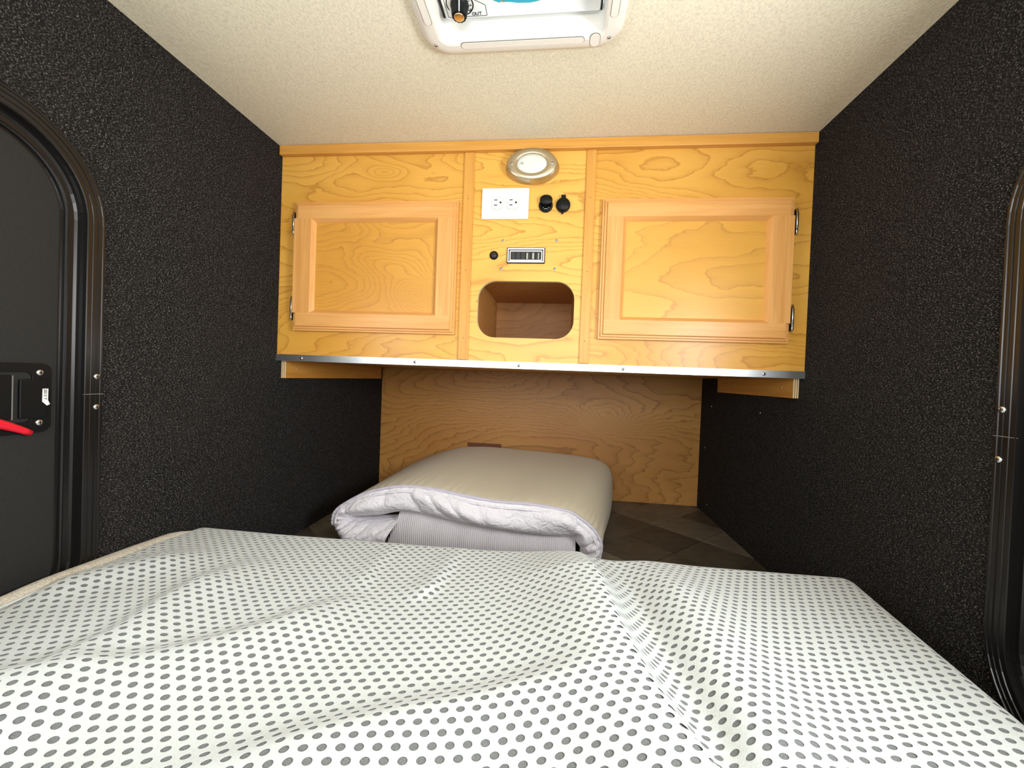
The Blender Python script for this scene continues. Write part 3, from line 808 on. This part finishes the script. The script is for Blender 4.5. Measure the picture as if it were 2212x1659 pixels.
# eight boundary points per cell, starting at the left middle and running counter-clockwise to match the ellipse
B8 = np.stack([midx(jr, i0), bidx(jr, i0), bidx(jr, i0 + 1), bidx(jr, i0 + 2), midx(jr, i0 + 2), bidx(jr + 1, i0 + 2), bidx(jr + 1, i0 + 1), bidx(jr + 1, i0)], -1)
nL = nB + nM
E0 = nL + np.arange(nc)[:, None] * NE + np.arange(NE)[None]
tris = []
for k in range(8):
    k2 = (k + 1) % 8; a, b, c = 2 * k, 2 * k + 1, (2 * k + 2) % NE
    tris += [np.stack([B8[:, k], E0[:, b], E0[:, a]], -1), np.stack([B8[:, k], B8[:, k2], E0[:, b]], -1), np.stack([B8[:, k2], E0[:, c], E0[:, b]], -1)]
top_t = np.concatenate(tris)
# hole walls (own vertices so that the cloth keeps its smooth shading)
Wt = nL + nc * NE + np.arange(nc)[:, None] * (2 * NE) + np.arange(NE)[None]; Wb = Wt + NE
wal = []
for k in range(NE):
    k2 = (k + 1) % NE
    wal += [np.stack([Wt[:, k], Wt[:, k2], Wb[:, k2]], -1), np.stack([Wt[:, k], Wb[:, k2], Wb[:, k]], -1)]
wal = np.concatenate(wal)
pt_lat = surf(lat_uv[:, 0], lat_uv[:, 1]); pt_e = surf(eu.ravel(), ev.ravel())
pe = pt_e.reshape(nc, NE, 3)
nrm = np.cross(pe[:, 4] - pe[:, 12], pe[:, 8] - pe[:, 0]); nrm /= np.maximum(np.linalg.norm(nrm, axis=1, keepdims=True), 1e-9)
nrm *= np.where(nrm[:, 2:3] < -1e-6, -1, 1)
pw = np.concatenate([pe, pe - nrm[:, None, :] * .0005], 1)
V = np.concatenate([pt_lat, pt_e, pw.reshape(-1, 3)]) - off
T = np.concatenate([top_t, wal])
used = np.unique(T); remap = np.full(len(V), -1); remap[used] = np.arange(len(used)); V = V[used]; T = remap[T]


def tri_mesh(name, V, T, mats, parent, smooth):
    me = bpy.data.meshes.new(name); me.vertices.add(len(V)); me.vertices.foreach_set('co', V.astype(np.float32).ravel())
    k_ = T.shape[1]
    me.loops.add(T.size); me.loops.foreach_set('vertex_index', T.astype(np.int32).ravel())
    me.polygons.add(len(T)); me.polygons.foreach_set('loop_start', np.arange(0, T.size, k_, dtype=np.int32)); me.polygons.foreach_set('loop_total', np.full(len(T), k_, dtype=np.int32))
    for m_ in mats: me.materials.append(m_)
    me.update(calc_edges=True); me.validate()
    me.polygons.foreach_set('use_smooth', np.broadcast_to(smooth, len(me.polygons)).astype(bool) if np.isscalar(smooth) else smooth)
    o = bpy.data.objects.new(name, me); C.objects.link(o); o.parent = parent; return o


co_ = tri_mesh('mesh_cover', V, T, [M['cover']], mat_, True)
tag(co_, 'white mesh cloth with rows of oval holes')


def sheet(u0, u1, v0, v1, nu, nv, dz):
    U, Vv = np.meshgrid(np.linspace(u0, u1, nu), np.linspace(v0, v1, nv)); p = surf(U.ravel(), Vv.ravel())
    g_ = p.reshape(nv, nu, 3)
    du = np.gradient(g_, axis=1); dv = np.gradient(g_, axis=0); n_ = np.cross(du, dv); n_ /= np.maximum(np.linalg.norm(n_, axis=2, keepdims=True), 1e-9)
    p = (g_ - n_ * dz).reshape(-1, 3); p[:, 2] = np.maximum(p[:, 2], .002)
    i, j = np.meshgrid(np.arange(nu - 1), np.arange(nv - 1)); a = (j * nu + i).ravel()
    return p - off, np.stack([a, a + 1, a + nu + 1, a + nu], -1)


p_, q_ = sheet(XL - .14, .80, -.97, YM1 + .14, 190, 210, .0008)
tag(tri_mesh('padding', p_, q_, [M['under']], mat_, True), 'grey padding seen through the holes')
p_, q_ = sheet(XL - .14, .80, -1.05, -.185, 120, 60, -.0002)
tri_mesh('head_end_cover', p_, q_, [M['cover']], mat_, True)
eb = MB(); P = []; rr_ = []
for i in range(90):
    y = -.60 + (1.372) * i / 89
    zz = float(surf(np.array([XL + .010]), np.array([min(y, YM1 - .04)]))[0, 2])
    t = max(0, (y - .70) / .072)
    P.append((XL + .010 + .05 * t ** 2 + .0025 * math.sin(11 * y), y, zz + .004 + .003 * math.sin(17 * y) - .010 * t ** 2)); rr_.append((.0125 + .0016 * math.sin(23 * y)) * (1 - .75 * t ** 2))
eb.tube(P, rr_, 12)
tag(eb.build('edge_binding', M['binding'], mat_), 'wrinkled beige edge roll along the closed door side')
sm = MB(); sm.tube([(p[0] + .013, p[1], p[2] + .003) for p in P], .0016, 6); sm.build('binding_seam', M['cover'], mat_)

# ------------------------------------------------------------------ folded topper on the floor under the cabinet
tp = empty('folded_topper', (-.14, 1.40, 0), 'folded beige foam topper with a wrinkled white side band on the slate tile floor', 'topper')
OUT = [(.2286, .001), (.2295, .038), (.207, .075), (.168, .105), (.126, .1236), (.0285, .134), (-.07, .1355), (-.172, .1465), (-.238, .156), (-.321, .1615), (-.388, .154), (-.464, .1305),
       (-.5275, .0935), (-.553, .071), (-.561, .050), (-.5601, .026), (-.5485, .0075), (-.50, .001), (-.40, .001)]
INN = [(.1733, .001), (.160, .02), (.157, .040), (.146, .036), (.12, .031), (.03, .031), (-.067, .036), (-.15, .043), (-.24, .056), (-.31, .068), (-.37, .068), (-.42, .056), (-.47, .049), (-.505, .046),
       (-.514, .043), (-.506, .038), (-.47, .035), (-.42, .036), (-.36, .040)]
def nearer(L, q=1.09 / 1.16):   # the same outline, measured where the front really stands
    return [(.0866 + (x - .0866) * q, .4838 - (.4838 - z) * q) for x, z in L]


OUT = [(.212, .001)] + nearer(OUT[:17]) + [(-.485, .006), (-.44, .001), (-.37, .001)]
INN = [(.168, .001)] + nearer(INN[:17]) + [(-.40, .064), (-.37, .066), (-.34, .070)]
BAK = [(.320, .001), (.3215, .03), (.3215, .08), (.319, .138), (.303, .172), (.258, .193), (.17, .203), (.09, .208), (-.02, .212), (-.10, .2145), (-.184, .2145), (-.27, .206), (-.36, .178), (-.45, .138), (-.51, .100), (-.535, .07),
       (-.540, .035), (-.53, .0075), (-.49, .001), (-.43, .001), (-.36, .001)]


def resample(ctrl, n):
    ctrl = [Vector((c[0], c[1], 0)) for c in ctrl]; out = []; m_ = len(ctrl) - 1
    for i in range(n):
        t = i / (n - 1) * m_; k_ = min(int(t), m_ - 1); f = t - k_
        p0, p1, p2, p3 = ctrl[max(k_ - 1, 0)], ctrl[k_], ctrl[k_ + 1], ctrl[min(k_ + 2, m_)]
        v = .5 * ((2 * p1) + (-p0 + p2) * f + (2 * p0 - 5 * p1 + 4 * p2 - p3) * f * f + (-p0 + 3 * p1 - 3 * p2 + p3) * f ** 3)
        out.append((v.x, max(v.y, .001)))
    return out


NS = 330
O_, I_, K_ = resample(OUT, NS), resample(INN, NS), resample(BAK, NS)
YFt, YBt = 1.085, 1.645
# beige cover: skin from the front rim to the back
NYt = 34; vs = []
for j in range(NYt):
    t = j / (NYt - 1); y = YFt + (YBt - YFt) * t; e = t * t * (3 - 2 * t) * .35 + t * .65
    rim = .006 * math.exp(-t * 30)
    endr = .05 * max(0, (t - .86) / .14) ** 2
    for i in range(NS):
        ox, oz = O_[i]; kx, kz = K_[i]; x = ox + (kx - ox) * e; z = oz + (kz - oz) * e
        mx, mz = -.14 + .09 * e, .07
        pu = .0016 * math.sin(i * .9 + 2 * math.sin(i * .23)) * math.exp(-t * 11)
        f = 1 - (rim + endr) / .16 + pu / .16
        vs.append((mx + (x - mx) * f, y, max(.001, mz + (z - mz) * f)))
b = MB().add(vs, [(j * NS + i, j * NS + i + 1, (j + 1) * NS + i + 1, (j + 1) * NS + i) for j in range(NYt - 1) for i in range(NS - 1)], 0, True)
back = vs[(NYt - 1) * NS:]
b.add(back + [(-.05, YBt, .001)], [(i, i + 1, NS) for i in range(NS - 1)])
b.build('beige_cover', M['beige'], tp, fix=False)
# white side band: bulging, gathered front face between the outer and the inner line
random.seed(11)
ND = 22; gath = []
for i in range(NS):
    s_ = i / NS
    gath.append(abs(math.sin(i * .17 + 2.2 * math.sin(i * .047) + 1.7 * math.sin(i * .021 + 1))) ** .55)
tight = [max(0, 1 - abs(i - NS * .80) / 50) + max(0, 1 - abs(i - NS * .10) / 33) for i in range(NS)]
vs = []
for j in range(ND):
    t = j / (ND - 1)
    for i in range(NS):
        ox, oz = O_[i]; ix, iz = I_[i]; w = math.hypot(ox - ix, oz - iz)
        q_i = min(NS - 1.001, max(0, i + (t - .5) * 20 * math.sin(i * .05 + .7))); q0 = int(q_i)
        ph = gath[q0] + (gath[q0 + 1] - gath[q0]) * (q_i - q0)
        bul = math.sin(math.pi * min(1, t * 1.02)) ** .6 * min(.034, w * .30)
        wr_ = (.010 + .010 * min(1, tight[i])) * (ph - .5) * math.sin(math.pi * t) ** .7
        big = .007 * math.sin(i * .09 + 5 * t) * math.sin(math.pi * t)
        x = ox * .992 + (-.14) * .008; x = x + (ix - x) * t; z = oz + (iz - oz) * t - .001 * (1 - t)
        vs.append((x, YFt + .002 - bul - wr_ - big + .030 * t ** 3, max(.0012, z + .003 * (ph - .5) * math.sin(math.pi * t))))
# tuck the inner edge backwards
last = vs[(ND - 1) * NS:]
vs += [(v[0], v[1] + .05, v[2]) for v in last]
MB().add(vs, [(j * NS + i, j * NS + i + 1, (j + 1) * NS + i + 1, (j + 1) * NS + i) for j in range(ND) for i in range(NS - 1)], 0, True).build('side_band', M['band'], tp, fix=False)
for ins, r_, nm, mt in ((.0035, .0042, 'piping', 'piping'), (.0155, .0030, 'stitched_hem', 'band')):
    pth = []
    for i in range(4, int(NS * .80)):
        ox, oz = O_[i]; ix, iz = I_[i]; w = math.hypot(ox - ix, oz - iz); t = ins / w
        bul = math.sin(math.pi * min(1, t * 1.02)) ** .6 * min(.034, w * .30)
        pth.append((ox + (ix - ox) * t, YFt - bul + .001 + .0006 * math.sin(i * .8), max(.004, oz + (iz - oz) * t)))
    MB().tube(pth, r_, 8).build(nm, M[mt], tp)
# inner folded layer seen in the mouth of the fold
NSi, NZi = 90, 14; vs = []
for j in range(NZi):
    t = j / (NZi - 1)
    for i in range(NSi):
        s_ = i / (NSi - 1); x = -.372 + s_ * .526 + .034 * t * (1 - s_)
        ztop = float(np.interp(x, [-.37, -.324, -.286, -.22, -.136, -.058, .033, .118, .156], [.088, .099, .097, .086, .073, .067, .062, .062, .067])) + .006
        vs.append((x, YFt + .022 - .012 * math.sin(math.pi * t) + .02 * t + .0015 * math.sin(s_ * 40), .001 + (ztop - .001) * t))
n0 = len(vs); vs += [(v[0], v[1] + .30, v[2]) for v in vs]
fs = [(j * NSi + i, j * NSi + i + 1, (j + 1) * NSi + i + 1, (j + 1) * NSi + i) for j in range(NZi - 1) for i in range(NSi - 1)]
fs += [((NZi - 1) * NSi + i, (NZi - 1) * NSi + i + 1, n0 + (NZi - 1) * NSi + i + 1, n0 + (NZi - 1) * NSi + i) for i in range(NSi - 1)]
fs += [(j * NSi, (j + 1) * NSi, n0 + (j + 1) * NSi, n0 + j * NSi) for j in range(NZi - 1)] + [((j + 1) * NSi - 1, (j + 2) * NSi - 1, n0 + (j + 2) * NSi - 1, n0 + (j + 1) * NSi - 1) for j in range(NZi - 1)]
tag(MB().add(vs, fs, 0, True).build('inner_layer', M['stripe'], tp, fix=True), 'ribbed white layer inside the fold')
